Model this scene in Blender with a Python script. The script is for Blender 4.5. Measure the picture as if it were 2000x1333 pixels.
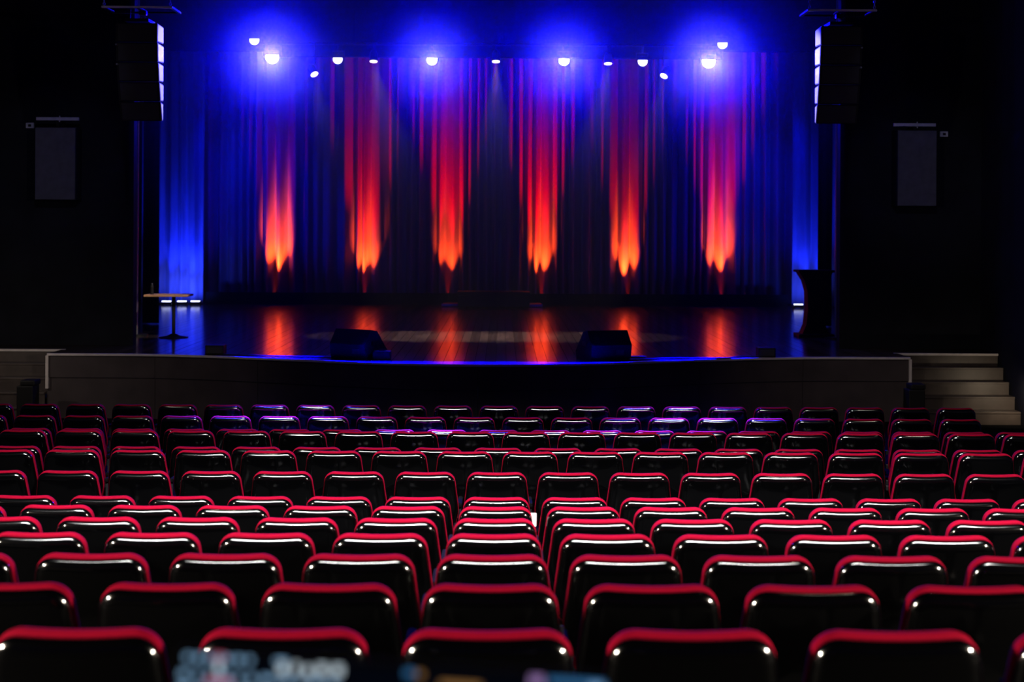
import bpy, bmesh, math, random
from mathutils import Vector, Matrix

rnd = random.Random(7)
scene = bpy.context.scene
for o in list(bpy.data.objects):
    bpy.data.objects.remove(o)
C = scene.collection
R = math.radians

# ------------------------------------------------------------------ camera
F, VX, HY = 2778.0, 982.0, 445.0          # focal length in pixels, vanishing point of the aisle direction
cam_d = bpy.data.cameras.new('camera')
cam = bpy.data.objects.new('camera', cam_d)
C.objects.link(cam)
cam_d.lens = 50.0
cam_d.sensor_width = 36.0
cam_d.shift_y = -0.11075
cam_d.clip_end = 200
cam.matrix_world = Matrix.Rotation(R(-0.371), 4, 'Z') @ Matrix.Rotation(R(90), 4, 'X') @ Matrix.Rotation(R(0.3), 4, 'Z')
cam_d.dof.use_dof = True
cam_d.dof.focus_distance = 13.0
cam_d.dof.aperture_fstop = 2.3
scene.camera = cam
scene.view_settings.view_transform = 'Standard'
scene.view_settings.look = 'None'
scene.view_settings.exposure = 0.0
scene.view_settings.gamma = 1.0
scene.view_settings.use_curve_mapping = False

# ------------------------------------------------------------------ world
w = bpy.data.worlds.new('world')
scene.world = w
w.use_nodes = True
w.node_tree.nodes['Background'].inputs[0].default_value = (0.05, 0.06, 0.4, 1)
w.node_tree.nodes['Background'].inputs[1].default_value = 0.01


def at(px, py, Y):
    """point seen at a pixel of the photograph, on the plane at distance Y"""
    return Vector(((px - VX) * Y / F, Y, (HY - (py - (px - VX) * 0.00524)) * Y / F))


def area(name, loc, target, sx, sy, power, color, spread=180):
    d = bpy.data.lights.new(name, 'AREA')
    d.shape = 'RECTANGLE'
    d.size, d.size_y = sx, sy
    d.energy = power
    d.color = color
    d.spread = R(spread)
    o = bpy.data.objects.new(name, d)
    C.objects.link(o)
    o.location = loc
    o.rotation_euler = (Vector(target) - Vector(loc)).to_track_quat('-Z', 'Y').to_euler()
    return o


def spot(name, loc, target, angle, blend, power, color, radius=0.05):
    d = bpy.data.lights.new(name, 'SPOT')
    d.spot_size = R(angle)
    d.spot_blend = blend
    d.energy = power
    d.color = color
    d.shadow_soft_size = radius
    o = bpy.data.objects.new(name, d)
    C.objects.link(o)
    o.location = loc
    o.rotation_euler = (Vector(target) - Vector(loc)).to_track_quat('-Z', 'Y').to_euler()
    return o


def point(name, loc, power, color, radius=0.05):
    d = bpy.data.lights.new(name, 'POINT')
    d.energy = power
    d.color = color
    d.shadow_soft_size = radius
    o = bpy.data.objects.new(name, d)
    C.objects.link(o)
    o.location = loc
    return o


WARM = (1.0, 0.86, 0.68)
BLUE = (0.012, 0.016, 1.0)
# --- house lights on the auditorium ceiling, all turned towards the stage
area('house_strip_light', (0.3, 4.4, 4.6), (0.3, 9.25, -2.0), 9.0, 0.38, 820, (1.0, 0.97, 0.94), 59)
for x in (-6.0, 6.0):
    area('wall_lamp_light', (x * 1.24, 1.5, 0.8), (0, 4.2, -1.2), 0.40, 0.40, 320, WARM, 84)
for x, y in ((-5.6, 14.5), (-3.0, 11.0), (-0.6, 8.5), (2.6, 7.5), (3.4, 11.0), (6.0, 14.0)):
    spot('house_downlight', (x, y, 4.8), (x, y + 1.5, -2.2), 90, 0.8, 70, WARM, 0.07)
# added unseen blue lights: carry the stage lamps' beams onto front rows and stage edge
for x, tx, ty, ln, an, p in ((-3.4, -2.6, 15.9, 1.0, 14, 700), (-1.0, -0.7, 14.9, 0.7, 9, 300), (1.2, 1.5, 14.8, 0.9, 12, 500), (3.0, 2.3, 16.0, 1.2, 13, 700)):
    area('added_row_light', (x, 19.2, 4.9), (tx, ty, -2.1), ln, 0.10, p, (0.04, 0.03, 1.0), an)
for xm, ln, yt, p in ((-0.3, 4.4, 20.3, 420), (-3.3, 1.1, 20.9, 110), (2.7, 1.0, 20.9, 100), (3.35, 0.7, 21.1, 35)):
    area('added_edge_light', (xm, 22.3, 5.1), (xm, yt, -1.93), ln, 0.05, p, (0.0, 0.0, 1.0), 3.6)  # added overhead, clear of the haze, in place of the lamps' own beams
for s, zt in ((-1, 1.5), (1, 1.5)):
    spot('added_array_light', (s * 1.0, 22.2, 4.8), (-0.3 + s * 4.6, 19.4, 1.9), 17, 0.4, 5000, (0.42, 0.38, 1.0), 0.04)  # unseen spot added to brighten the inner side of each line array
spot('table_spot', (-1.0, 17.0, 5.0), (-5.75, 24.3, -1.2), 5, 0.5, 3000, WARM, 0.04)
for s in (-1, 1):
    spot('added_wall_fill', (s * 3, 10, 4.6), (-0.25 + s * 6.95, 22.6, 0.9), 13, 0.8, 330, (0.6, 0.6, 1.0), 0.1)  # unseen spot added to lift the wall loudspeakers out of black
# small warm step lights by the stairs
spot('step_light', (7.6, 20.6, -2.35), (7.6, 21.3, -2.65), 120, 1.0, 15.0, (1.0, 0.8, 0.55), 0.03)
spot('step_light', (-8.0, 19.9, -1.2), (-7.8, 21.6, -2.3), 130, 1.0, 26.0, (1.0, 0.85, 0.72), 0.03)
for s in (-1, 1):
    spot('added_stair_fill', (s * 6.8, 15.5, 4.7), (s * 7.0, 21.5, -2.4), 26, 1.0, 22, (1.0, 0.84, 0.76), 0.1)  # unseen overhead spot, added to lift the stairs and fascia ends
    spot('added_front_fill', (s * 4.5, 12, 4.9), (s * 5.2, 21.1, -2.3), 24, 1.0, 280, (1.0, 0.85, 0.84), 0.1)  # unseen overhead spot, added to brighten the stage trim

# ------------------------------------------------------------------ materials
def mat(name, col, rough=0.5, metal=0.0, var=0.15, scale=20.0, bump=0.0, emit=None, estr=0.0,
        spec=0.5, coat=0.0, sheen=0.0, stretch=None):
    m = bpy.data.materials.new(name)
    m.use_nodes = True
    nt = m.node_tree
    b = nt.nodes['Principled BSDF']
    b.inputs['Roughness'].default_value = rough
    b.inputs['Metallic'].default_value = metal
    b.inputs['Specular IOR Level'].default_value = spec
    b.inputs['Coat Weight'].default_value = coat
    b.inputs['Coat Roughness'].default_value = 0.05
    b.inputs['Sheen Weight'].default_value = sheen
    tc = nt.nodes.new('ShaderNodeTexCoord')
    mp = nt.nodes.new('ShaderNodeMapping')
    if stretch:
        mp.inputs['Scale'].default_value = stretch
    nz = nt.nodes.new('ShaderNodeTexNoise')
    nz.inputs['Scale'].default_value = scale
    nz.inputs['Detail'].default_value = 4
    rp = nt.nodes.new('ShaderNodeValToRGB')
    rp.color_ramp.elements[0].position = 0.3
    rp.color_ramp.elements[1].position = 0.7
    rp.color_ramp.elements[0].color = tuple(c * (1 - var) for c in col) + (1,)
    rp.color_ramp.elements[1].color = tuple(min(1, c * (1 + var)) for c in col) + (1,)
    nt.links.new(tc.outputs['Object'], mp.inputs['Vector'])
    nt.links.new(mp.outputs['Vector'], nz.inputs['Vector'])
    nt.links.new(nz.outputs['Fac'], rp.inputs['Fac'])
    nt.links.new(rp.outputs['Color'], b.inputs['Base Color'])
    if bump:
        bp = nt.nodes.new('ShaderNodeBump')
        bp.inputs['Strength'].default_value = bump
        bp.inputs['Distance'].default_value = 0.004
        nt.links.new(nz.outputs['Fac'], bp.inputs['Height'])
        nt.links.new(bp.outputs['Normal'], b.inputs['Normal'])
    if emit:
        b.inputs['Emission Color'].default_value = emit + (1,)
        b.inputs['Emission Strength'].default_value = estr
    return m


M = {}
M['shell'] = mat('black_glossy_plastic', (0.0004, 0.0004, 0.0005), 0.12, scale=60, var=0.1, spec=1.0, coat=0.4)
M['red'] = mat('red_upholstery', (0.16, 0.0008, 0.0105), 0.8, scale=250, bump=0.25, spec=0.03, sheen=0.0)
M['frame'] = mat('black_metal', (0.012, 0.012, 0.014), 0.4, 0.3, scale=30)
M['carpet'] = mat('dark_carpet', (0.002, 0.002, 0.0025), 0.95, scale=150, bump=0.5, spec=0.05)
M['wall'] = mat('navy_black_wall', (0.014, 0.015, 0.023), 0.85, scale=2, var=0.2, spec=0.1)
M['serge'] = mat('black_serge', (0.012, 0.012, 0.016), 0.95, scale=80, bump=0.3, spec=0.05)
M['curtain'] = mat('grey_velvet', (0.34, 0.32, 0.34), 0.85, scale=12, var=0.12, bump=0.2, spec=0.1, sheen=0.15,
                   stretch=(1, 1, 0.15))
M['plank'] = mat('dark_stage_boards', (0.045, 0.031, 0.024), 0.17, spec=0.9, scale=8, var=0.35, bump=0.08, stretch=(3, 0.4, 3))
M['plank_b'] = mat('brown_stage_boards', (0.075, 0.052, 0.04), 0.19, spec=0.9, scale=8, var=0.35, bump=0.08, stretch=(3, 0.4, 3))
M['fascia'] = mat('brown_black_board', (0.055, 0.042, 0.044), 0.6, scale=3, var=0.2)
M['trim'] = mat('pale_edge_trim', (0.68, 0.62, 0.60), 0.5, scale=10, var=0.1)
M['step'] = mat('grey_brown_steps', (0.075, 0.058, 0.052), 0.45, scale=5, var=0.2)
M['wood'] = mat('oak_table_top', (0.55, 0.30, 0.16), 0.5, scale=6, var=0.2, stretch=(1, 6, 1))
M['box'] = mat('black_cabinet_paint', (0.009, 0.009, 0.010), 0.6, scale=120, bump=0.3, spec=0.25)
M['grille'] = mat('dark_grille', (0.03, 0.03, 0.034), 0.6, 0.2, scale=300, var=0.5, bump=0.5)
M['lit_cabinet_side'] = mat('pale_lit_cabinet_side', (0.5, 0.5, 0.5), 0.35, scale=20, var=0.05)  # pale tone paints in the light on the arrays' inner sides
M['grey'] = mat('grey_painted_panel', (0.09, 0.09, 0.13), 0.6, scale=8)
M['bar'] = mat('pale_grey_bar', (0.7, 0.68, 0.74), 0.5, scale=10)
M['steel'] = mat('steel', (0.5, 0.5, 0.52), 0.3, 0.9, scale=40)
M['white'] = mat('white_paper', (0.8, 0.8, 0.76), 0.7, scale=30, var=0.05)
M['lens_blue'] = mat('blue_white_lens', (0.8, 0.8, 0.9), 0.2, emit=(0.7, 0.7, 1.0), estr=60)
M['lens_white'] = mat('white_lens', (0.8, 0.8, 0.9), 0.2, emit=(0.85, 0.9, 1.0), estr=6)
M['lens_down'] = mat('warm_lens', (0.8, 0.8, 0.8), 0.2, emit=(1.0, 0.86, 0.74), estr=5)
M['lens_led'] = mat('led_lens', (0.8, 0.8, 0.9), 0.2, emit=(0.55, 0.6, 1.0), estr=5)
M['lens_red'] = mat('red_led_lens', (0.8, 0.2, 0.1), 0.2, emit=(1.0, 0.1, 0.02), estr=0.3)


# ------------------------------------------------------------------ helpers
def link(name, me, m, parent=None, smooth=False):
    if smooth:
        me.polygons.foreach_set('use_smooth', [True] * len(me.polygons))
    if m:
        me.materials.append(m)
    o = bpy.data.objects.new(name, me)
    C.objects.link(o)
    if parent:
        o.parent = parent
    return o


def obj(name, bm, m, parent=None, smooth=False):
    me = bpy.data.meshes.new(name)
    bmesh.ops.recalc_face_normals(bm, faces=bm.faces)
    bm.to_mesh(me)
    bm.free()
    return link(name, me, m, parent, smooth)


def tag(o, label, cat, group=None, kind=None):
    if label:
        o['label'] = label
    if cat:
        o['category'] = cat
    if group:
        o['group'] = group
    if kind:
        o['kind'] = kind
    return o


def empty(name, loc, rz=0.0):
    o = bpy.data.objects.new(name, None)
    C.objects.link(o)
    o.location = loc
    o.rotation_euler = (0, 0, rz)
    o.empty_display_size = 0.1
    return o


def bx(bm, x0, x1, y0, y1, z0, z1, bev=0.0):
    r = bmesh.ops.create_cube(bm, size=1.0)
    vs = r['verts']
    for v in vs:
        v.co = Vector(((x0 + x1) / 2 + v.co.x * (x1 - x0), (y0 + y1) / 2 + v.co.y * (y1 - y0), (z0 + z1) / 2 + v.co.z * (z1 - z0)))
    if bev:
        es = list({e for v in vs for e in v.link_edges})
        bmesh.ops.bevel(bm, geom=es, offset=bev, segments=2, affect='EDGES', profile=0.5)
    return vs


def box(name, x0, x1, y0, y1, z0, z1, m, parent=None, bev=0.0):
    bm = bmesh.new()
    bx(bm, x0, x1, y0, y1, z0, z1, bev)
    return obj(name, bm, m, parent)


def tube(bm, pts, r, n=8, caps=True):
    rings = []
    for i, p in enumerate(pts):
        p = Vector(p)
        d = (Vector(pts[min(i + 1, len(pts) - 1)]) - Vector(pts[max(i - 1, 0)])).normalized()
        up = Vector((0, 0, 1)) if abs(d.z) < 0.9 else Vector((0, 1, 0))
        a = d.cross(up).normalized()
        b = d.cross(a).normalized()
        rr = r[i] if isinstance(r, (list, tuple)) else r
        rings.append([bm.verts.new(p + a * math.cos(2 * math.pi * k / n) * rr + b * math.sin(2 * math.pi * k / n) * rr) for k in range(n)])
    for q0, q1 in zip(rings, rings[1:]):
        for k in range(n):
            bm.faces.new((q0[k], q0[(k + 1) % n], q1[(k + 1) % n], q1[k]))
    if caps:
        bm.faces.new(rings[0])
        bm.faces.new(rings[-1][::-1])


def tubeobj(name, pts, r, m, parent=None, n=10):
    bm = bmesh.new()
    tube(bm, pts, r, n)
    return obj(name, bm, m, parent, smooth=False)


def prism(name, poly, y0, y1, m, parent=None, axis='y'):
    """outline in x,z pushed along y (or outline in y,z pushed along x)"""
    bm = bmesh.new()
    if axis == 'y':
        a = [bm.verts.new((x, y0, z)) for x, z in poly]
        b = [bm.verts.new((x, y1, z)) for x, z in poly]
    else:
        a = [bm.verts.new((y0, x, z)) for x, z in poly]
        b = [bm.verts.new((y1, x, z)) for x, z in poly]
    n = len(poly)
    bm.faces.new(a)
    bm.faces.new(b[::-1])
    for i in range(n):
        bm.faces.new((a[i], b[i], b[(i + 1) % n], a[(i + 1) % n]))
    return obj(name, bm, m, parent)


def copy_tree(o, parent=None):
    c = o.copy()
    C.objects.link(c)
    if parent:
        c.parent = parent
    for ch in list(o.children):
        copy_tree(ch, c)
    return c


ORD = ['zeroth', 'first', 'second', 'third', 'fourth', 'fifth', 'sixth', 'seventh', 'eighth', 'ninth', 'tenth', 'eleventh',
       'twelfth', 'thirteenth', 'fourteenth', 'fifteenth', 'sixteenth', 'seventeenth', 'eighteenth', 'nineteenth', 'twentieth',
       'twenty-first', 'twenty-second', 'twenty-third', 'twenty-fourth', 'twenty-fifth']

# ------------------------------------------------------------------ rows and levels (metres, eye level is z = 0)
PITCH = 0.54
XC = -0.035
SEAT_H = 0.80
ROWS = []                                  # nearest row first: (Y, top z, staggered)
tops = [-1.067 - 0.1313 * i for i in range(7)] + [-1.855, -1.855, -1.980, -1.980, -2.105, -2.105, -2.105]
for i, z in enumerate(tops):
    ROWS.append((3.73 + i, z, i in (8, 10, 12)))
STAGE_Z = -1.93
FLOOR_Z = -2.905
WR, WL = 7.75, -8.3
Y_BACK = 38.0

# ------------------------------------------------------------------ structure: tiered floor, walls, ceiling
prof = [(-7.0, tops[0] - SEAT_H + 0.1313 * 3)]
lev = tops[0] - SEAT_H + 0.1313 * 3
levels = [(0.73 + k, tops[0] - SEAT_H + 0.1313 * (3 - k)) for k in range(3)] + [(r[0], r[1] - SEAT_H) for r in ROWS]
for (y, z) in levels:
    yb = y - 0.32
    if abs(z - lev) > 1e-4:
        prof.append((yb, lev))
        prof.append((yb, z))
        lev = z
prof += [(24.0, FLOOR_Z), (24.0, FLOOR_Z - 0.4), (-7.0, FLOOR_Z - 0.4)]
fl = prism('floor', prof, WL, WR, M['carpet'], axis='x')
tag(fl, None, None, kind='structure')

PY = 23.0                                   # front face of the proscenium wall
pl, pr = -5.96, 5.46
for nm, a in (('wall_left', (WL - 0.3, WL, -7.3, PY + 0.4, FLOOR_Z, 5.3)), ('wall_right', (WR, WR + 0.3, -7.3, PY + 0.4, FLOOR_Z, 5.3)),
              ('wall_back', (WL, WR, -7.3, -7.0, FLOOR_Z + 0.5, 5.3)),
              ('wall_proscenium_left', (WL, pl, PY, PY + 0.2, STAGE_Z, 5.3)),
              ('wall_proscenium_right', (pr, WR, PY, PY + 0.2, STAGE_Z, 5.3)),
              ('wall_stage_left', (-11.3, -11.0, PY + 0.4, Y_BACK + 0.3, STAGE_Z, 8.3)),
              ('wall_stage_right', (11.0, 11.3, PY + 0.4, Y_BACK + 0.3, STAGE_Z, 8.3)),
              ('wall_stage_back', (-11.0, 11.0, Y_BACK, Y_BACK + 0.3, STAGE_Z, 8.3)),
              ('wall_stage_front_left', (-11.0, WL, PY + 0.2, PY + 0.6, STAGE_Z, 8.3)),
              ('wall_stage_front_right', (WR, 11.0, PY + 0.2, PY + 0.6, STAGE_Z, 8.3)),
              ('wall_proscenium_top', (WL, WR, PY, PY + 0.4, 5.3, 8.3)),
              ('ceiling', (WL - 0.3, WR + 0.3, -7.3, PY, 5.3, 5.5)),
              ('ceiling_stage', (-11.3, 11.3, PY, Y_BACK + 0.3, 8.3, 8.5))):
    o = box(nm, *a, M['wall'])
    tag(o, None, None, kind='structure')

# ------------------------------------------------------------------ stage: boards, curved edge, front panels
SC = -0.35


def front_y(x):
    u = min(1.0, abs(x - SC) / 5.5)
    return 20.0 + 0.71 * (1 - math.cos(math.pi * u))


SL, SR = -6.84, 6.16                        # ends of the stage front
stage = empty('trim_1', (0, 0, 0))
stage.name = 'stage_floor'
tag(stage, None, None, kind='structure')
sub = []
for s in range(41):
    x = SL + (SR - SL) * s / 40
    sub.append((x, front_y(x) + 0.03))
bm = bmesh.new()
poly = sub + [(SR, 22.22), (WR, 22.22), (WR, PY), (11, PY), (11, Y_BACK), (-11, Y_BACK), (-11, PY), (WL, PY), (WL, 22.22), (SL, 22.22)]
a = [bm.verts.new((x, y, STAGE_Z - 0.03)) for x, y in poly]
b = [bm.verts.new((x, y, STAGE_Z - 0.3)) for x, y in poly]
bm.faces.new(a)
bm.faces.new(b[::-1])
for i in range(len(poly)):
    bm.faces.new((a[i], b[i], b[(i + 1) % len(poly)], a[(i + 1) % len(poly)]))
obj('stage_deck', bm, M['box'], stage)
PW = 0.15
x = SL
n = 0
while x < SR - 0.01:
    x1 = min(x + PW - 0.006, SR)
    bm = bmesh.new()
    ya, yb = front_y(x) + 0.05, front_y(x1) + 0.05
    dz = rnd.uniform(-0.0015, 0.0015)
    p = [(x, ya), (x1, yb), (x1, 36.9), (x, 36.9)]
    t = [bm.verts.new((q[0], q[1], STAGE_Z + dz)) for q in p]
    u = [bm.verts.new((q[0], q[1], STAGE_Z - 0.03)) for q in p]
    bm.faces.new(t)
    bm.faces.new(u[::-1])
    for i in range(4):
        bm.faces.new((t[i], u[i], u[(i + 1) % 4], t[(i + 1) % 4]))
    obj('plank', bm, M['plank'] if rnd.random() < 0.6 else M['plank_b'], stage)
    x += PW
    n += 1
box('side_deck', -11, SL - 0.006, 22.2, 36.9, STAGE_Z - 0.03, STAGE_Z, M['plank'], stage)
box('side_deck', SR + 0.006, 11, 22.2, 36.9, STAGE_Z - 0.03, STAGE_Z, M['plank'], stage)


def ribbon(name, pts, z0, z1, th, m, parent=None):
    """a board following the curved stage front"""
    bm = bmesh.new()
    rs = []
    for (x, y) in pts:
        rs.append([bm.verts.new(c) for c in ((x, y, z0), (x, y, z1), (x, y + th, z1), (x, y + th, z0))])
    for r0, r1 in zip(rs, rs[1:]):
        for k in range(4):
            bm.faces.new((r0[k], r0[(k + 1) % 4], r1[(k + 1) % 4], r1[k]))
    bm.faces.new(rs[0])
    bm.faces.new(rs[-1][::-1])
    return obj(name, bm, m, parent)


fas = empty('stage_front', (0, 0, 0))
tag(fas, None, None, kind='structure')
NSEG = 8
for k in range(NSEG):                       # eight bent panels, two tiers
    xa = SL + (SR - SL) * k / NSEG + 0.003
    xb = SL + (SR - SL) * (k + 1) / NSEG - 0.003
    pts = [(xa + (xb - xa) * i / 8, front_y(xa + (xb - xa) * i / 8) + 0.02) for i in range(9)]
    ribbon('panel', pts, STAGE_Z - 0.36, STAGE_Z - 0.035, 0.03, M['fascia'], fas)
    pts = [(q[0], q[1] + 0.02) for q in pts]
    ribbon('panel', pts, FLOOR_Z, STAGE_Z - 0.367, 0.03, M['fascia'], fas)
pts = [(SL + (SR - SL) * i / 80, front_y(SL + (SR - SL) * i / 80) - 0.01) for i in range(81)]
tag(ribbon('edge_trim', pts, STAGE_Z - 0.028, STAGE_Z + 0.002, 0.055, M['trim'], fas), 'pale trim along the top of the stage front', None)
for x in (SL, SR):
    box('corner_trim', x - 0.02, x + 0.02, front_y(x) - 0.01, front_y(x) + 0.05, FLOOR_Z + 0.45, STAGE_Z - 0.03, M['trim'], fas)
    box('end_panel', x - 0.015, x + 0.015, front_y(x) + 0.05, 22.2, FLOOR_Z, STAGE_Z - 0.035, M['fascia'], fas)

# ------------------------------------------------------------------ stairs at both ends
RISE = (STAGE_Z - FLOOR_Z) / 5
for side, (xa, xb), lab in (('left', (WL + 0.012, SL - 0.03), 'stairs'), ('right', (SR + 0.03, WR - 0.012), 'stairs')):
    st = empty('stage_stairs', ((xa + xb) / 2, 21.15, FLOOR_Z))
    hx = (xb - xa) / 2
    for k in range(5):
        y = 22.15 - 0.25 * k - 21.15
        zt = STAGE_Z - RISE * k - FLOOR_Z
        box('riser', -hx, hx, y + 0.012, y + 0.04, zt - RISE, zt - 0.03, M['step'], st)
        if k:
            box('tread', -hx, hx, y, y + 0.262, zt - 0.03, zt, M['step'], st, 0.004)
    box('nosing', -hx - (0.08 if side == 'right' else 0), hx + (0.08 if side == 'left' else 0), 0.98, 1.04, 5 * RISE - 0.03, 5 * RISE + 0.002, M['trim'], st)
    tag(st, 'five dark steps up to the stage at its %s end beside the wall' % side, 'stairs', 'stairs at the ends of the stage')

# black end boxes at the foot of the stage corners
for x, lab in ((SL - 0.10, 'small black box at the left corner of the stage front'), (SR - 0.08, 'small black box at the right corner of the stage front')):
    e = empty('floor_box', (x, 20.9, FLOOR_Z))
    box('body', -0.13, 0.11, -0.15, 0.15, 0, 0.56, M['box'], e, 0.015)
    box('lid', -0.09, 0.13, -0.12, 0.16, 0.56, 0.64, M['box'], e, 0.02)
    tag(e, lab, 'box', 'black boxes at the stage corners')

# ------------------------------------------------------------------ curtains
def drape(name, xa, xb, y, z0, z1, amp, seed, m, step=0.02, parent=None, rows=7, gather=1.0):
    r = random.Random(seed)
    comps = []
    # irregular pleats: cumulative phase with varying pitch
    nx = int((xb - xa) / step) + 1
    ph = 0.0
    ys = []
    wl = 0.3
    loc_amp = 1.0
    for i in range(nx):
        if math.sin(ph) > 0.999 or i % 14 == 0:
            wl = r.uniform(0.16, 0.46)
            loc_amp = r.uniform(0.45, 1.2)
        ph += 2 * math.pi * step / wl
        ys.append((ph, loc_amp))
    # smooth amplitude
    am = [sum(q[1] for q in ys[max(0, i - 8):i + 9]) / len(ys[max(0, i - 8):i + 9]) for i in range(nx)]
    bm = bmesh.new()
    grid = []
    for j in range(rows):
        t = j / (rows - 1)
        z = z0 + (z1 - z0) * t
        row = []
        for i in range(nx):
            x = xa + step * i
            p = ys[i][0]
            s = math.sin(p)
            f = (1 - abs(math.cos(p / 2)) ** 1.5) * 2 - 1     # sharp outer ridges
            d = amp * am[i] * (0.45 * s + 0.75 * f) * (1.08 - 0.25 * t)
            d += 0.05 * math.sin(x * 1.7 + seed) + 0.012 * math.sin(x * 41 + t * 3)
            row.append(bm.verts.new((x + 0.010 * math.sin(t * 5 + p * 0.3), y + d, z)))
        grid.append(row)
    for j in range(rows - 1):
        for i in range(nx - 1):
            bm.faces.new((grid[j][i], grid[j][i + 1], grid[j + 1][i + 1], grid[j + 1][i]))
    o = obj(name, bm, m, parent, smooth=True)
    so = o.modifiers.new('thickness', 'SOLIDIFY')
    so.thickness = 0.006
    return o


CY = 36.3
cur = empty('backdrop_curtain', (0, CY, STAGE_Z))
c = drape('curtain_fabric', -9.6, 9.2, 0, 0.03, 9.4, 0.17, 11, M['curtain'], 0.02, cur)
box('bottom_hem', -9.6, 9.2, -0.02, 0.02, 0.0, 0.05, M['serge'], cur)
tubeobj('curtain_pipe', [(-9.6, 0, 9.45), (9.2, 0, 9.45)], 0.03, M['frame'], cur)
tag(cur, 'tall pleated curtain across the back of the stage lit red and blue', 'curtain')
for xa, xb, lab in ((-8.9, -7.35, 'pleated side drape glowing blue behind the small wooden table'),
                    (7.15, 8.5, 'pleated side drape glowing blue behind the lectern')):
    e = empty('side_drape', (0, 35.1, STAGE_Z))
    drape('drape_fabric', xa, xb, 0, 0.03, 9.2, 0.13, int(xb * 7) + 30, M['curtain'], 0.015, e)
    tubeobj('drape_pipe', [(xa, 0, 9.25), (xb, 0, 9.25)], 0.03, M['frame'], e)
    tag(e, lab, 'curtain', 'blue lit side drapes')

# borders hanging above the lamps
for xa, xb, zb, lab in ((at(512, 0, 27).x, at(1408, 0, 27).x, at(982, 114, 27).z, 'wide black border drape above the middle of the stage'),
                        (-8.2, at(509, 0, 27).x, at(500, 99, 27).z, 'black border drape above the left side of the stage'),
                        (at(1411, 0, 27).x, 8.0, at(1450, 99, 27).z, 'black border drape above the right side of the stage')):
    e = empty('border_drape', (0, 27.0 if 'middle' in lab else 27.2, zb))
    if 'left' in lab:
        xb += 0.4
    elif 'right' in lab:
        xa -= 0.4
    drape('border_fabric', xa, xb, 0, 0.0, 4.6, 0.015, 5, M['serge'], 0.06, e, rows=3)
    tubeobj('bottom_pipe', [(xa, -0.06, 0.0), (xb, -0.06, 0.0)], 0.010, M['frame'], e)
    tag(e, lab, 'drape', 'border drapes over the stage')

# black masking legs and boom pipes just inside the opening
for xa, xb, px, lab in ((at(281, 0, 28).x, at(313, 0, 28).x, 269, 'left'), (at(1599, 0, 28).x, at(1628, 0, 28).x, 1635, 'right')):
    e = empty('masking_leg', (0, 28, STAGE_Z))
    drape('leg_fabric', xa, xb, 0, 0.02, 9.3, 0.02, 3, M['serge'], 0.02, e, rows=3)
    tubeobj('leg_pipe', [(xa, 0, 9.3), (xb, 0, 9.3)], 0.02, M['frame'], e)
    tag(e, 'narrow black masking drape at the %s edge of the stage opening' % lab, 'drape', 'masking legs')
    p = at(px, 300, 25)
    e = empty('lighting_boom', (p.x, 25, STAGE_Z))
    tubeobj('pole', [(0, 0, 0.03), (0, 0, 8.5)], 0.026, M['steel'], e)
    tubeobj('base', [(0, 0, 0), (0, 0, 0.03)], 0.2, M['frame'], e, 20)
    tag(e, 'slim upright pipe lit blue beside the %s masking drape' % lab, 'pole', 'upright pipes at the stage sides')

# ------------------------------------------------------------------ stage lamps
def par_can(loc, d, aim, lens_mat, flap=0.5, r=0.1, length=0.26, name='stage_lamp'):
    """lamp on a yoke; lens looks along -y of the head, head turned by aim (rx, rz)"""
    e = empty(name, loc)
    bm = bmesh.new()
    tube(bm, [(0, 0.0, 0), (0, 0.05, 0), (0, length * 0.7, 0), (0, length, 0)], [r * 1.12, r * 1.08, r * 0.95, r * 0.5], 20, False)
    q = bmesh.ops.create_circle(bm, cap_ends=True, radius=r * 0.5, segments=20)
    for v in q['verts']:
        v.co = Vector((v.co.x, length, v.co.y))
    rot = Matrix.Rotation(aim[1], 4, 'Z') @ Matrix.Rotation(aim[0], 4, 'X')
    bmesh.ops.transform(bm, matrix=rot, verts=bm.verts)
    obj('housing', bm, M['frame'], e)
    bm = bmesh.new()
    tube(bm, [(0, 0.012, 0), (0, 0.02, 0)], r, 24)
    bmesh.ops.transform(bm, matrix=rot, verts=bm.verts)
    obj('lens', bm, lens_mat, e)
    bm = bmesh.new()
    bx(bm, -r * 1.15, r * 1.15, -0.012, 0.0, r * 0.3, r * 1.09)      # top flap, half closed
    bmesh.ops.transform(bm, matrix=rot, verts=bm.verts)
    obj('barn_door', bm, M['frame'], e)
    bm = bmesh.new()
    for s in (-1, 1):
        bx(bm, s * r * 1.25 - 0.006, s * r * 1.25 + 0.006, 0.09, 0.12, -0.02, r * 2.0)
    bx(bm, -r * 1.25, r * 1.25, 0.09, 0.12, r * 2.0 - 0.01, r * 2.0)
    obj('yoke', bm, M['frame'], e)
    tubeobj('clamp', [(0, 0.105, r * 2.0), (0, 0.105, max(r * 2.0 + 0.03, PIPE_Z - loc.z))], 0.018, M['frame'], e)
    return e


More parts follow.
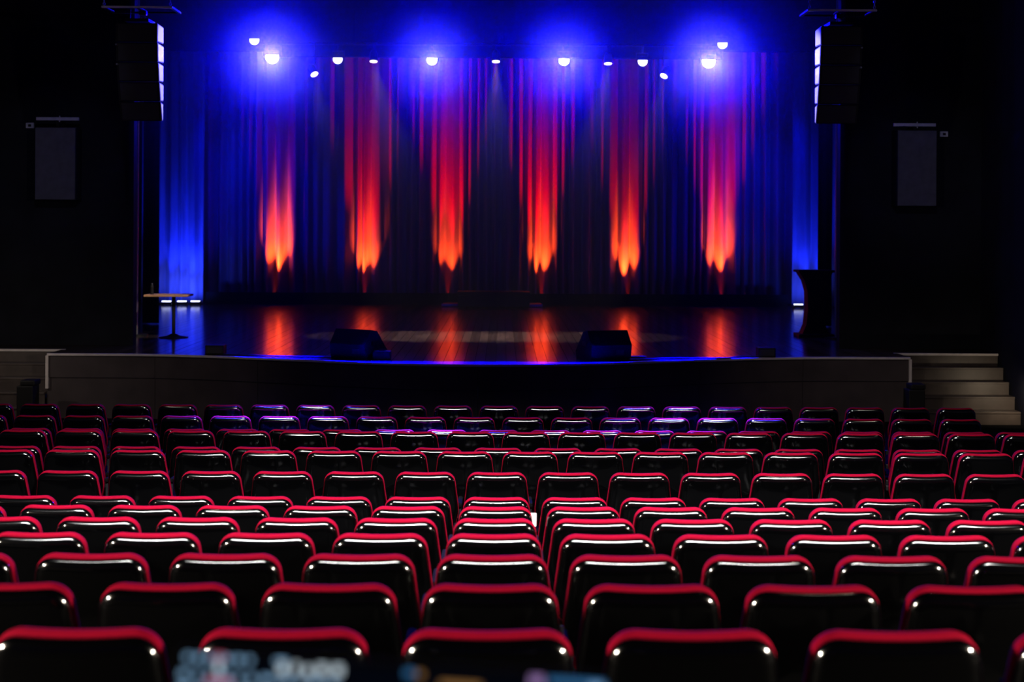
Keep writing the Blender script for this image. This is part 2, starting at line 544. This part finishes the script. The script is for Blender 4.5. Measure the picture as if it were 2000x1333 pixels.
LY = 26.0
PIPE_Z = at(982, 100, 26.12).z + 0.12
BL = [(530, 112), (842, 117), (1100, 118), (1383, 120)]
words = ['leftmost', 'second from left', 'second from right', 'rightmost']
targets = [(-2.8, 15.9), (-0.9, 14.9), (1.4, 15.0), (2.2, 16.2)]
for i, (px, py) in enumerate(BL):
    p = at(px, py, LY)
    e = par_can(p, None, (R(10), 0), M['lens_blue'], r=0.115 if i in (0, 3) else 0.09)
    tag(e, 'large stage lamp blazing blue-white in haze, %s of the four big ones' % words[i], 'stage lamp', 'large blue stage lamps')
    q = p + Vector((0, -0.2, -0.02))
    spot('lamp_flood', q, (p.x * 0.8, 14, p.z - 1.6), 96, 1.0, (3600, 2300, 2600, 3300)[i], (0.0, 0.0, 1.0), 0.05)
    spot('lamp_core', q, (p.x * 0.08, 2, 0.1), 34, 1.0, (420, 190, 210, 400)[i], (0.5, 0.42, 1.0), 0.05)
    point('lamp_spill', q, 95, (0.0, 0.0, 1.0), 0.05)
SM = [(495, 79, 'small white stage lamp hanging above the leftmost blue lamp'), (658, 116, 'small white stage lamp between the two left blue lamps'),
      (1254, 120, 'small white stage lamp between the two right blue lamps'), (1410, 86, 'small white stage lamp hanging above the rightmost blue lamp')]
for px, py, lab in SM:
    e = par_can(at(px, py, 26.01), None, (R(12), 0), M['lens_white'], r=0.085, length=0.2)
    tag(e, lab, 'stage lamp', 'small white stage lamps')
DL = [(613, 146, -0.5, 'tilted white downlight low on the left below the lamp row'), (728, 121, 0, 'flat round downlight left of the second blue lamp'),
      (967, 121, 0, 'flat round downlight at the centre between the blue lamps'), (1186, 125, 0, 'flat round downlight right of the third blue lamp'),
      (1295, 149, 0.5, 'tilted white downlight low on the right below the lamp row')]
for i, (px, py, tl, lab) in enumerate(DL):
    p = at(px, py, 26.07)
    e = empty('downlight', p)
    for nm, pts, rr, mt in (('housing', [(0, 0, 0.01), (0, 0, 0.16), (0, 0, 0.22)], [0.075, 0.075, 0.04], M['frame']),
                            ('lens', [(0, 0, 0.0), (0, 0, 0.008)], 0.068, M['lens_down'])):
        bm = bmesh.new()
        tube(bm, pts, rr, 20)
        tilt = Matrix.Rotation(tl, 4, 'Y') @ Matrix.Rotation(R(10) + abs(tl) * 0.5, 4, 'X').inverted()
        bmesh.ops.transform(bm, matrix=tilt, verts=bm.verts)
        obj(nm, bm, mt, e)
    tubeobj('hanger', [(0, 0.05, 0.2), (0, 0.05, PIPE_Z - p.z)], 0.015, M['frame'], e)
    tag(e, lab, 'downlight', 'downlights over the stage')
    tx = (-2.3, -1.25, -0.2, 0.95, 2.0)[i]
    spot('downlight_beam', (p.x, 26.07, p.z - 0.06), (tx, 25.25, STAGE_Z), 31, 0.35, (380, 850, 1000, 850, 380)[i], (1.0, 0.78, 0.68), 0.05)
# hanging pipe that carries them
e = empty('lighting_pipe', (0, 26.12, at(982, 100, 26.12).z + 0.12))
tubeobj('pipe', [(at(500, 0, 26.1).x, 0, 0), (at(1420, 0, 26.1).x, 0, 0)], 0.024, M['frame'], e)
for x in (-2.75, 0.0, 2.4):
    tubeobj('cable', [(x, 0, 0), (x, 0, 4.7)], 0.004, M['serge'], e, 6)
tag(e, 'long dark pipe carrying the row of stage lamps', 'pipe')

# ------------------------------------------------------------------ floor uplights in front of the curtain
UP = [545, 717, 877, 1057, 1223, 1403]
pw = [2600, 1400, 800, 1300, 1700, 1900]
for i, px in enumerate(UP):
    Yu = 35.60
    x = (px - VX) * CY / F
    e = empty('uplight', (x, Yu, STAGE_Z))
    box('body', -0.14, 0.14, -0.08, 0.08, 0.03, 0.13, M['frame'], e, 0.01)
    box('lens', -0.11, 0.11, -0.05, 0.05, 0.131, 0.135, M['lens_red'], e)
    for s in (-1, 1):
        box('foot', s * 0.12 - 0.02, s * 0.12 + 0.02, -0.09, 0.09, 0, 0.03, M['frame'], e)
    tag(e, 'red floor uplight at the foot of the curtain, %s from the left' % ORD[i + 1], 'uplight', 'red floor uplights')
    spot('uplight_beam', (x, Yu, STAGE_Z + 0.2), (x, CY - 0.10, STAGE_Z + 1.3), 35, 1.0, pw[i], (1.0, 0.055, 0.006), 0.03)
    spot('uplight_far', (x, Yu + 0.2, STAGE_Z + 0.2), (x, CY - 0.10, STAGE_Z + 6.5), 29, 1.0, (400, 2600, 3800, 4200, 1900, 3000)[i], (1.0, 0.0, 0.008), 0.03)
gr = empty('ground_row', (0, 35.2, STAGE_Z))
gx0, gx1 = (404 - VX) * 35.2 / F, (1540 - VX) * 35.2 / F
for q in range(12):
    xa = gx0 + (gx1 - gx0) * q / 12
    box('board', xa + 0.003, gx0 + (gx1 - gx0) * (q + 1) / 12 - 0.003, -0.012, 0.012, 0.0, 0.30, M['serge'], gr)
    box('brace', xa + 0.5, xa + 0.53, 0.012, 0.12, 0.0, 0.2, M['frame'], gr)
tag(gr, 'low black masking boards along the foot of the back curtain', 'masking')
k = 0
for px, Yu, p in ((328, 34.5, 260), (358, 34.55, 330), (384, 34.6, 260), (1560, 34.5, 160), (1586, 34.55, 260)):
    x = (px - VX) * Yu / F
    e = empty('uplight', (x, Yu, STAGE_Z))
    box('body', -0.13, 0.13, -0.07, 0.07, 0.03, 0.11, M['frame'], e, 0.01)
    box('lens', -0.11, 0.11, -0.072, -0.02, 0.09, 0.116, M['lens_led'], e)
    for s in (-1, 1):
        box('foot', s * 0.1 - 0.02, s * 0.1 + 0.02, -0.08, 0.08, 0, 0.03, M['frame'], e)
    k += 1
    tag(e, ('blue-white floor uplight behind the wooden table, %s from the left' % ORD[k]) if k < 4 else
        'blue-white floor uplight beside the lectern, %s of the two' % ('left' if k == 4 else 'right'), 'uplight', 'blue floor uplights')
    spot('uplight_beam', (x, Yu, STAGE_Z + 0.17), (x, 35.05, STAGE_Z + 2.6), 60, 1.0, p * 1.4, (0.006, 0.02, 1.0), 0.04)
    spot('uplight_low', (x, Yu - 0.1, STAGE_Z + 0.17), (x, 35.05, STAGE_Z + 0.5), 95, 1.0, p * 0.16, (0.02, 0.05, 1.0), 0.04)
# soft blue side washes from up in the wings
for s, p in ((-1, 850), (1, 700)):
    spot('wing_wash', (s * 6.6, 33.5, 4.3), (s * 6.0, 36.3, -0.8), 66, 1.0, p, (0.0, 0.004, 1.0), 0.1)

# ------------------------------------------------------------------ things on the stage
t = empty('bistro_table', (at(341, 660, 24.6).x, 24.6, STAGE_Z))
box('tabletop', -0.46, 0.29, -0.25, 0.25, 0.715, 0.75, M['wood'], t, 0.006)
tubeobj('pole', [(0, 0, 0.04), (0, 0, 0.72)], 0.03, M['frame'], t, 16)
tubeobj('base', [(0, 0, 0), (0, 0, 0.012), (0, 0, 0.03), (0, 0, 0.07)], [0.25, 0.25, 0.12, 0.035], M['frame'], t, 28)
tag(t, 'small table with thin wooden top on a black pedestal at the left of the stage', 'table')

e = empty('drinking_bottle', (at(300, 575, 24.6).x, 24.55, STAGE_Z + 0.75))
tubeobj('body', [(0, 0, 0), (0, 0, 0.13), (0, 0, 0.17)], [0.03, 0.03, 0.014], M['box'], e, 14)
tubeobj('cap', [(0, 0, 0.17), (0, 0, 0.19)], 0.015, M['steel'], e, 12)
tag(e, 'small dark bottle standing on the left end of the wooden table', 'bottle')

lx0 = at(1573, 655, 25.5).x
e = empty('lectern', (lx0 + 0.17, 25.5, STAGE_Z))
prism('column', [(-0.24, 0.06), (0.24, 0.06), (0.17, 0.22), (0.14, 0.5), (0.15, 0.82), (0.2, 1.0), (0.3, 1.16), (-0.3, 1.16), (-0.2, 1.0), (-0.15, 0.82), (-0.14, 0.5), (-0.17, 0.22)],
      -0.16, 0.16, M['box'], e)
box('base', -0.32, 0.32, -0.25, 0.25, 0, 0.06, M['box'], e, 0.01)
box('reading_top', -0.33, 0.33, -0.24, 0.24, 1.16, 1.20, M['box'], e, 0.008)
tag(e, 'black waisted lectern standing at the right side of the stage', 'lectern')


def wedge(px, py, Y, rz, wdt, lab, flip=1):
    p = at(px, py, Y)
    e = empty('floor_monitor', (p.x, Y, STAGE_Z), rz)
    # side outline in y,z ; sloped baffle looks upstage
    poly = [(-0.26, 0.0), (0.26, 0.0), (0.30, 0.10), (0.02, 0.40), (-0.14, 0.43), (-0.30, 0.22)]
    prism('cabinet', poly, -wdt / 2, wdt / 2, M['box'], e, axis='x')
    bm = bmesh.new()
    v = [bm.verts.new(q) for q in ((-wdt / 2 + 0.03, 0.30, 0.12), (wdt / 2 - 0.03, 0.30, 0.12), (wdt / 2 - 0.03, 0.05, 0.39), (-wdt / 2 + 0.03, 0.05, 0.39))]
    u = [bm.verts.new(q.co + Vector((0, 0.012, 0.012))) for q in v]
    bm.faces.new(u)
    for i in range(4):
        bm.faces.new((v[i], v[(i + 1) % 4], u[(i + 1) % 4], u[i]))
    obj('grille', bm, M['grille'], e)
    for s in (-1, 1):
        box('handle', s * (wdt / 2) - 0.006, s * (wdt / 2) + 0.006, -0.12, 0.04, 0.2, 0.26, M['frame'], e)
    box('connector_plate', 0.08, 0.2, -0.288, -0.27, 0.08, 0.18, M['grille'], e)
    tag(e, lab, 'speaker', 'floor monitors at the stage edge')
    return e


wedge(702, 700, 20.98, R(-28), 0.62, 'black wedge floor monitor at the stage edge left of centre')
wedge(1180, 700, 20.98, R(20), 0.64, 'black wedge floor monitor at the stage edge right of centre')
for px, w_, lab in ((421, 0.28, 'small black box near the stage edge at far left'), (1500, 0.26, 'small black box near the stage edge at far right')):
    Y = 21.3
    p = at(px, 700, Y)
    e = empty('stage_box', (p.x, Y + 0.1, STAGE_Z))
    box('body', -w_ / 2, w_ / 2, -0.12, 0.12, 0.0, 0.15, M['box'], e, 0.015)
    box('panel', -w_ / 2 + 0.02, w_ / 2 - 0.02, -0.126, -0.12, 0.03, 0.12, M['grille'], e)
    tag(e, lab, 'box', 'small boxes at the stage edge')
p = at(748, 700, 20.7)
e = empty('floor_box', (p.x, 20.7, STAGE_Z))
box('body', -0.13, 0.13, -0.1, 0.1, 0.0, 0.13, M['box'], e, 0.02)
box('handle', -0.05, 0.05, -0.01, 0.01, 0.13, 0.15, M['frame'], e)
tag(e, 'small black box in front of the left wedge monitor', 'box')


def cable(name, pts, r, m, lab):
    bm = bmesh.new()
    P = []
    n = len(pts)
    for i in range(n - 1):
        p0, p1, p2, p3 = [Vector(pts[max(0, min(n - 1, i + q))]) for q in (-1, 0, 1, 2)]
        for s in range(6):
            t = s / 6
            P.append(0.5 * ((2 * p1) + (p2 - p0) * t + (2 * p0 - 5 * p1 + 4 * p2 - p3) * t * t + (3 * p1 - p0 - 3 * p2 + p3) * t ** 3))
    P.append(Vector(pts[-1]))
    tube(bm, P, r, 8)
    o = obj(name, bm, m, None, True)
    tag(o, lab, 'cable')
    return o


zc = STAGE_Z + 0.014
cable('cable', [((px - VX) * Y / F, Y, zc) for px, Y in ((425, 21.25), (480, 21.15), (520, 21.05), (560, 20.98), (600, 20.95), (650, 20.9), (690, 20.75))], 0.012, M['frame'],
      'black cable along the stage edge running to the left wedge monitor')
cable('cable', [((px - VX) * Y / F, Y, zc) for px, Y in ((1215, 20.7), (1250, 20.75), (1300, 20.95), (1360, 21.0), (1420, 21.05), (1450, 21.3), (1495, 21.3))], 0.012, M['frame'],
      'black cable along the stage edge running from the right wedge monitor')
cable('cable', [((px - VX) * Y / F, Y, zc + 0.02) for px, Y in ((1225, 20.85), (1245, 20.95), (1262, 20.9), (1245, 20.8), (1230, 20.9))], 0.02, M['frame'],
      'coil of black cable beside the right wedge monitor')

# low platform with black case far upstage in the middle
e = empty('low_platform', ((962 - VX) * 34.8 / F, 34.8, STAGE_Z))
box('deck', -1.2, 1.2, -0.35, 0.35, 0.02, 0.08, M['frame'], e)
box('lit_floor_strip', -1.22, 1.22, -0.37, -0.35, 0.02, 0.08, M['trim'], e)  # pale colour stands in for slivers of light on the floor
for s in (-1.1, 1.1):
    box('foot', s - 0.05, s + 0.05, -0.3, 0.3, 0, 0.02, M['frame'], e)
tag(e, 'low platform with a pale strip painted for lit floor far upstage at the centre', 'platform')
e = empty('flight_case', ((965 - VX) * 34.2 / F, 34.15, STAGE_Z))
box('body', -0.86, 0.86, -0.25, 0.25, 0.04, 0.30, M['box'], e, 0.01)
box('lid', -0.87, 0.87, -0.26, 0.26, 0.305, 0.40, M['box'], e, 0.01)
for sx in (-0.7, 0.7):
    for sy in (-0.18, 0.18):
        tubeobj('caster', [(sx - 0.02, sy, 0.03), (sx + 0.02, sy, 0.03)], 0.03, M['frame'], e, 12)
tag(e, 'wide black case standing before the low platform upstage', 'case')

# ------------------------------------------------------------------ line arrays and their frames
for s, cx, lab in ((-1, 272.5, 'left'), (1, 1637, 'right')):
    Y = 19.4
    top = at(cx, 49 if s < 0 else 54, Y)
    e = empty('line_array', (top.x, Y, top.z))
    W2 = 0.28
    hh = 0.262

    def yf(zz):
        t_ = min(1.0, max(0.0, -zz / (5 * hh)))
        return -0.20 + 0.30 * t_ ** 1.8

    for k in range(5):
        za, zb = -hh * k - 0.004, -hh * (k + 1) + 0.006
        yb = 0.16 + 0.012 * (k % 2)
        cb = prism('cabinet', [(yf(za) + 0.012, za), (yf(zb), zb), (yb, zb + 0.012), (yb, za - 0.012)], -W2, W2, M['box'], e, axis='x')
        xs = -s * W2
        prism('lit_side_panel', [(yf(za) + 0.03, za - 0.012), (yf(zb) + 0.015, zb + 0.014), (yb - 0.015, zb + 0.024), (yb - 0.015, za - 0.024)],
              xs - 0.006, xs + 0.006, M['lit_cabinet_side'], cb, axis='x')  # on the inner side only, where the light falls
        prism('grille', [(yf(za) + 0.002, za - 0.016), (yf(zb) - 0.010, zb + 0.016), (yf(zb), zb + 0.016), (yf(za) + 0.012, za - 0.016)],
              -W2 + 0.03, W2 - 0.03, M['grille'], cb, axis='x')
        if k in (1, 2):
            tubeobj('rigging_pin', [(s * (W2 - 0.012), yf(za) - 0.03, za - 0.03), (s * (W2 - 0.012), yf(za) + 0.02, za - 0.03)], 0.012, M['steel'], cb)
    box('top_bracket', -0.16, 0.16, -0.18, 0.18, 0.02, 0.06, M['frame'], e)
    tag(e, 'black curved line array hanging at the %s side with inner side lit blue' % lab, 'speaker', 'line arrays')
    f0 = at(208 if s < 0 else 1568, 22 if s < 0 else 27, Y)
    f1 = at(344 if s < 0 else 1702, 22 if s < 0 else 27, Y)
    fz = (f0.z + f1.z) / 2
    e2 = empty('rigging_frame', ((f0.x + f1.x) / 2, Y, fz))
    hw = (f1.x - f0.x) / 2
    for nm, a in (('front_bar', (-hw, hw, -0.27, -0.23, 0, 0.025)), ('rear_bar', (-hw, hw, 0.23, 0.27, 0, 0.025)), ('cross_bar', (-0.02, 0.02, -0.23, 0.23, 0, 0.03))):
        box(nm, *a, M['bar'] if nm == 'front_bar' else M['frame'], e2)
    for sx in (-1, 1):
        box('side_bar', sx * (hw - 0.02) - 0.02, sx * (hw - 0.02) + 0.02, -0.23, 0.23, 0, 0.03, M['frame'], e2)
        ch = empty('chain', (sx * (hw - 0.03), -0.25, 0.03))
        ch.parent = e2
        for q in range(30):
            bm = bmesh.new()
            a = 0.013
            loop = [(a * math.cos(tt), 0, 0.026 * math.sin(tt)) for tt in [2 * math.pi * j / 10 for j in range(11)]]
            tube(bm, loop, 0.005, 6, False)
            l = obj('link', bm, M['steel'], ch, True)
            l.location = (0, 0, 0.026 + q * 0.04)
            l.rotation_euler = (0, 0, (q % 2) * math.pi / 2)
            if q:
                l.data = ch.children[0].data
    hk = empty('hoist_hook', (0.02, 0, -0.06))
    hk.parent = e2
    tubeobj('hook', [(0, 0, 0.06), (0, 0, 0.0), (0.03, 0, -0.03), (0.0, 0, -0.06), (-0.03, 0, -0.04)], 0.011, M['steel'], hk, 8)
    box('hoist_body', -0.05, 0.05, -0.05, 0.05, 0.0, 0.06, M['frame'], hk, 0.01)
    tubeobj('signal_cable', [(-0.1, -0.2, 0), (-0.13, -0.1, -0.1), (-0.16, -0.02, -0.115)], 0.006, M['frame'], e2, 6)
    tag(e2, 'grey rectangular rigging frame on chains above the %s line array' % lab, 'rigging frame', 'rigging frames')

# ------------------------------------------------------------------ wall loudspeakers on the proscenium wall
for s, px0, px1, y0, y1, bar0, bar1, bary, ox, lab in ((-1, 69, 149, 248, 392, 74, 154, 233, 60, 'left'), (1, 1753, 1831, 253, 404, 1747, 1825, 244, 1844, 'right')):
    Y = PY - 0.35
    a, b = at(px0, y0, Y), at(px1, y1, Y)
    e = empty('wall_loudspeaker', ((a.x + b.x) / 2, Y, b.z))
    hw, hh = (b.x - a.x) / 2, a.z - b.z
    box('cabinet', -hw, hw, 0.0, 0.33, 0, hh, M['box'], e, 0.01)
    box('grille', -hw + 0.012, hw - 0.012, -0.012, 0.0, 0.015, hh - 0.015, M['grey'], e)
    cx = ((bar0 + bar1) / 2 - (px0 + px1) / 2) * Y / F
    bz = (y0 - bary) * Y / F
    box('mounting_bar', cx - 0.335, cx + 0.335, -0.04, 0.0, bz - 0.022, bz + 0.026, M['bar'], e).location.z = hh
    box('bracket', cx - 0.02, cx + 0.02, -0.03, 0.34, hh, hh + bz - 0.02, M['frame'], e)
    box('clip', cx + 0.03, cx + 0.045, -0.045, -0.03, hh + bz - 0.05, hh + bz + 0.05, M['trim'], e)
    tag(e, 'dark upright wall loudspeaker under a pale bar on the %s of the stage' % lab, 'speaker', 'wall loudspeakers')
    p = at(ox, 246 if s < 0 else 262, PY)
    e = empty('wall_socket', (p.x, PY, p.z))
    box('plate', -0.065, 0.065, -0.03, 0.0, -0.045, 0.045, M['bar'], e, 0.008)
    box('socket_insert', -0.025, 0.025, -0.034, -0.03, -0.02, 0.02, M['frame'], e)
    tag(e, 'small pale wall box beside the %s wall loudspeaker' % lab, 'wall box', 'wall boxes')

# ------------------------------------------------------------------ theatre seats
def outline(inset=0.0, wt=0.224, wm=0.262, wb=0.225, zb=0.36, zt=0.80, rad=0.082):
    """rounded trapezoid, counter-clockwise in x,z; inset moves every point inwards along its normal"""
    zm = zt - 0.30
    corners = [(wb, zb, 0.06), (wm, zm, 0.25), (wt, zt, rad), (-wt, zt, rad), (-wm, zm, 0.25), (-wb, zb, 0.06)]
    pts = []
    n = len(corners)
    for i, (x, z, r) in enumerate(corners):
        p = Vector((x, z))
        a = (Vector(corners[i - 1][:2]) - p).normalized()
        b = (Vector(corners[(i + 1) % n][:2]) - p).normalized()
        half = a.angle(b) / 2
        d = r / math.tan(half)
        c = p + (a + b).normalized() * (r / math.sin(half))
        s, e_ = p + a * d, p + b * d
        a0 = math.atan2(s.y - c.y, s.x - c.x)
        a1 = math.atan2(e_.y - c.y, e_.x - c.x)
        while a1 < a0:
            a1 += 2 * math.pi
        m_ = 9 if r == rad else 4
        for k in range(m_ + 1):
            t = a0 + (a1 - a0) * k / m_
            nv = Vector((math.cos(t), math.sin(t)))
            pts.append((c + nv * r, nv))
        if i == 2:                          # points along the top, gently dipped
            q0 = c + Vector((math.cos(a1), math.sin(a1))) * r
            for k in range(1, 8):
                xx = q0.x + (-q0.x * 2) * k / 8
                pts.append((Vector((xx, zt - 0.004 * math.sin(math.pi * k / 8))), Vector((0, 1))))
    return [(p - nv * inset) for p, nv in pts]


TILT = R(11)


def bend(x, y, z):
    """curve the back around the sitter and lean it towards the row behind"""
    y = y + 0.22 * x * x
    dz = z - 0.80
    return (x, y * 1.0 + (-dz) * math.tan(TILT), z + y * math.tan(TILT) * 0.6)


def layered(name, layers, m, parent, close0=True, close1=True, **kw):
    bm = bmesh.new()
    rings = []
    for inset, y in layers:
        rings.append([bm.verts.new(bend(p.x, y, p.y)) for p in outline(inset, **kw)])
    n = len(rings[0])
    for a, b in zip(rings, rings[1:]):
        for i in range(n):
            bm.faces.new((a[i], a[(i + 1) % n], b[(i + 1) % n], b[i]))
    for ring, y, do in ((rings[0], layers[0][1], close0), (rings[-1], layers[-1][1], close1)):
        if do:
            c = bm.verts.new(bend(0, y, 0.58))
            for i in range(n):
                bm.faces.new((ring[i], ring[(i + 1) % n], c))
    return obj(name, bm, m, parent, smooth=True)


def make_seat():
    e = empty('theatre_seat', (0, 0, 0))
    lay = [(0.010, 0.0), (0.0095, -0.010)]
    for k in range(1, 10):
        t = math.pi / 2 * k / 9
        lay.append((0.0095 + 0.044 * (1 - math.cos(t)), -0.010 - 0.030 * math.sin(t)))
    lay.append((0.060, -0.0405))
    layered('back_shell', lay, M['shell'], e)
    lay = [(0.010, 0.001), (0.003, 0.003), (0.0, 0.008), (0.0, 0.030), (0.003, 0.042), (0.012, 0.050), (0.032, 0.054), (0.055, 0.052)]
    layered('back_cushion', lay, M['red'], e, wt=0.217, wm=0.255)
    # tipped-up seat, standing on edge in front of the back
    st = box('seat_cushion', -0.20, 0.20, 0.15, 0.23, 0.28, 0.62, M['red'], e, 0.03)
    box('seat_shell', -0.19, 0.19, 0.23, 0.255, 0.29, 0.61, M['shell'], e, 0.01)
    # arm on the right-hand side of each seat with its stand
    box('armrest', 0.238, 0.274, 0.12, 0.42, 0.515, 0.55, M['carpet'], e, 0.012)
    box('side_frame', 0.246, 0.268, 0.14, 0.34, 0.04, 0.515, M['frame'], e, 0.004)
    box('foot', 0.236, 0.276, 0.10, 0.40, 0.0, 0.04, M['frame'], e, 0.006)
    box('crossbeam', -0.245, 0.258, 0.18, 0.24, 0.22, 0.27, M['frame'], e, 0.006)
    return e


seat0 = make_seat()
used = False
row_names = ['nearest row', 'second row from the camera', 'third row from the camera', 'fourth row from the camera', 'fifth row from the camera',
             'sixth row from the camera', 'seventh row from the camera', 'seventh row from the stage', 'sixth row from the stage', 'fifth row from the stage',
             'fourth row from the stage', 'third row from the stage', 'second row from the stage', 'front row by the stage']
for ri, (Y, top, stag) in enumerate(ROWS):
    pp = F * PITCH / Y
    ks = []
    for k in range(-16, 17):
        X = XC + (k + (0.5 if stag else 0)) * PITCH
        px = VX + F * X / Y - (445 - HY + 0) * 0
        if px < -0.49 * pp or px > 2000 + 0.49 * pp or X > 7.2 or X < -7.8:
            continue
        if ri == 13 and k > 10:
            continue
        if ri == 12 and k > 9:
            continue
        ks.append(X)
    for i, X in enumerate(ks):
        if not used:
            s = seat0
            used = True
        else:
            s = copy_tree(seat0)
        s.location = (X, Y, top - SEAT_H)
        s['label'] = 'red-edged black theatre seat, %s from the left in the %s' % (ORD[i + 1], row_names[ri])
        s['category'] = 'seat'
        s['group'] = 'theatre seats in the %s' % row_names[ri]

# small white cards stuck between seat backs
for px, py, Y, w_, h_, lab in ((1042, 1016, 8.80, 0.035, 0.080, 'small white card sticking up between two seats near the middle'),
                               (1097, 1238, 4.80, 0.014, 0.045, 'tiny white tag between two seats in the second row')):
    p = at(px - (py - 445) * -0.005, py, Y)
    e = box('paper_card', -w_ / 2, w_ / 2, -0.0015, 0.0015, -h_ / 2, h_ / 2, M['white'])
    e.location = p
    e.rotation_euler = (R(-8), R(2), 0)
    tag(e, lab, 'card')

# ------------------------------------------------------------------ laptop on a desk right in front of the camera
Yl = 1.5
tl = at(352, 1266, Yl)
tr = at(1198, 1322, Yl)
ctr = (tl + tr) / 2
wid = (tr - tl).length
slope = math.atan2(tr.z - tl.z, tr.x - tl.x)
hgt = wid * 0.63
mid_floor = levels[0][1]


def screen_mat():
    m = bpy.data.materials.new('dark_screen_with_text')
    m.use_nodes = True
    b = m.node_tree.nodes['Principled BSDF']
    b.inputs['Base Color'].default_value = (0.01, 0.01, 0.015, 1)
    b.inputs['Roughness'].default_value = 0.3
    b.inputs['Emission Color'].default_value = (0.01, 0.02, 0.06, 1)
    b.inputs['Emission Strength'].default_value = 0.05
    return m


def glow(name, col, s):
    return mat(name, tuple(c * 0.3 for c in col), 0.4, emit=col, estr=s)


lap = empty('laptop', (ctr.x, Yl, ctr.z))
lap.rotation_euler = (0, -slope, 0)
lid = box('screen_lid', -wid / 2, wid / 2, 0.0, 0.008, -hgt, 0.0, M['carpet'], lap, 0.003)
scr = box('screen', -wid / 2 + 0.008, wid / 2 - 0.008, -0.0012, 0.0, -hgt + 0.015, -0.006, screen_mat(), lap)
g_blue = glow('screen_pale_blue', (0.35, 0.65, 1.0), 0.55)
g_white = glow('screen_white', (0.75, 0.9, 1.0), 0.7)
g_pink = glow('screen_pink', (0.8, 0.12, 0.2), 0.5)
g_or = glow('screen_orange', (0.8, 0.4, 0.12), 0.25)
g_lil = glow('screen_lilac', (0.5, 0.3, 0.7), 0.5)
g_deep = glow('screen_deep_blue', (0.05, 0.22, 0.5), 0.5)
PXM = Yl / F


def icon(x_px, z_px, w_px, h_px, m, nm='screen_text'):
    # x in photo pixels from the left end of the lid, z pixels below its top edge
    x0 = -wid / 2 + x_px * PXM
    z0 = -z_px * PXM
    box(nm, x0, x0 + w_px * PXM, -0.0018, -0.0012, z0 - h_px * PXM, z0, m, scr)


r5 = random.Random(5)
x = 16
while x < 150:                               # a line of small lettering on the left
    ww = r5.uniform(6, 15)
    icon(x, 9 + r5.uniform(-1, 1), ww, 11, g_blue)
    x += ww + 8
icon(70, 6, 24, 9, g_pink)
icon(78, 16, 9, 28, g_white)
x = 200
while x < 335:
    ww = r5.uniform(9, 20)
    icon(x, 16 + r5.uniform(-4, 3), ww, 19, g_white)
    x += ww + 13
icon(192, 8, 22, 8, g_blue)
for row in range(3):
    x = 8
    while x < 320:
        ww = r5.uniform(8, 22)
        icon(x, 42 + row * 26, ww, 12, g_blue)
        x += ww + 14
icon(60, 54, 50, 12, g_pink)
icon(445, 12, 20, 14, g_deep)
icon(468, 14, 14, 12, g_or)
icon(515, 30, 80, 12, g_or)
icon(690, 8, 26, 20, g_lil)
icon(726, 10, 110, 14, g_deep)
icon(806, 16, 28, 20, g_blue)
base = box('keyboard_base', -wid / 2, wid / 2, -0.26, 0.0, -hgt - 0.018, -hgt - 0.002, M['frame'], lap, 0.003)
for rr in range(4):
    for cc in range(12):
        kx = -wid / 2 + 0.025 + cc * (wid - 0.05) / 12
        box('key', kx, kx + 0.022, -0.06 - rr * 0.03, -0.038 - rr * 0.03, -hgt - 0.002, -hgt + 0.001, M['box'], base)
box('hinge', -wid * 0.3, wid * 0.3, -0.004, 0.01, -hgt - 0.01, -hgt + 0.002, M['frame'], lap)
tag(lap, 'open laptop with blurred glowing text on its dark screen at the bottom edge', 'laptop')
dz = ctr.z - hgt - 0.018
dk = empty('control_desk', (ctr.x, Yl - 0.13, mid_floor))
hd = dz - mid_floor
ds = box('desktop', -0.45, 0.45, -0.19, 0.19, hd - 0.03, hd, M['frame'], dk, 0.004)
ds.rotation_euler = (0, 0, 0)
for sx in (-0.42, 0.42):
    for sy in (-0.16, 0.16):
        tubeobj('leg', [(sx, sy, 0), (sx, sy, hd - 0.03)], 0.018, M['frame'], dk, 10)
tag(dk, 'small black desk carrying the laptop below the picture edge', 'desk')

# ------------------------------------------------------------------ haze in the air over the stage
plan = [(-10.6, 23.65), (-5.93, 23.65), (-5.93, 22.5), (5.43, 22.5), (5.43, 23.65), (10.6, 23.65), (10.6, 37.9), (-10.6, 37.9)]
bm = bmesh.new()
a = [bm.verts.new((q[0], q[1], STAGE_Z + 0.004)) for q in plan]
b = [bm.verts.new((q[0], q[1], 5.2)) for q in plan]
bm.faces.new(a)
bm.faces.new(b[::-1])
for i in range(len(plan)):
    bm.faces.new((a[i], b[i], b[(i + 1) % 8], a[(i + 1) % 8]))
hz = obj('stage_haze', bm, None)
m = bpy.data.materials.new('thin_haze')
m.use_nodes = True
nt = m.node_tree
nt.nodes.remove(nt.nodes['Principled BSDF'])
vs = nt.nodes.new('ShaderNodeVolumeScatter')
vs.inputs['Density'].default_value = 0.02
vs.inputs['Anisotropy'].default_value = 0.78
nt.links.new(vs.outputs[0], nt.nodes['Material Output'].inputs['Volume'])
hz.data.materials.append(m)
tag(hz, 'thin theatrical haze in the air over the stage', 'haze', kind='stuff')
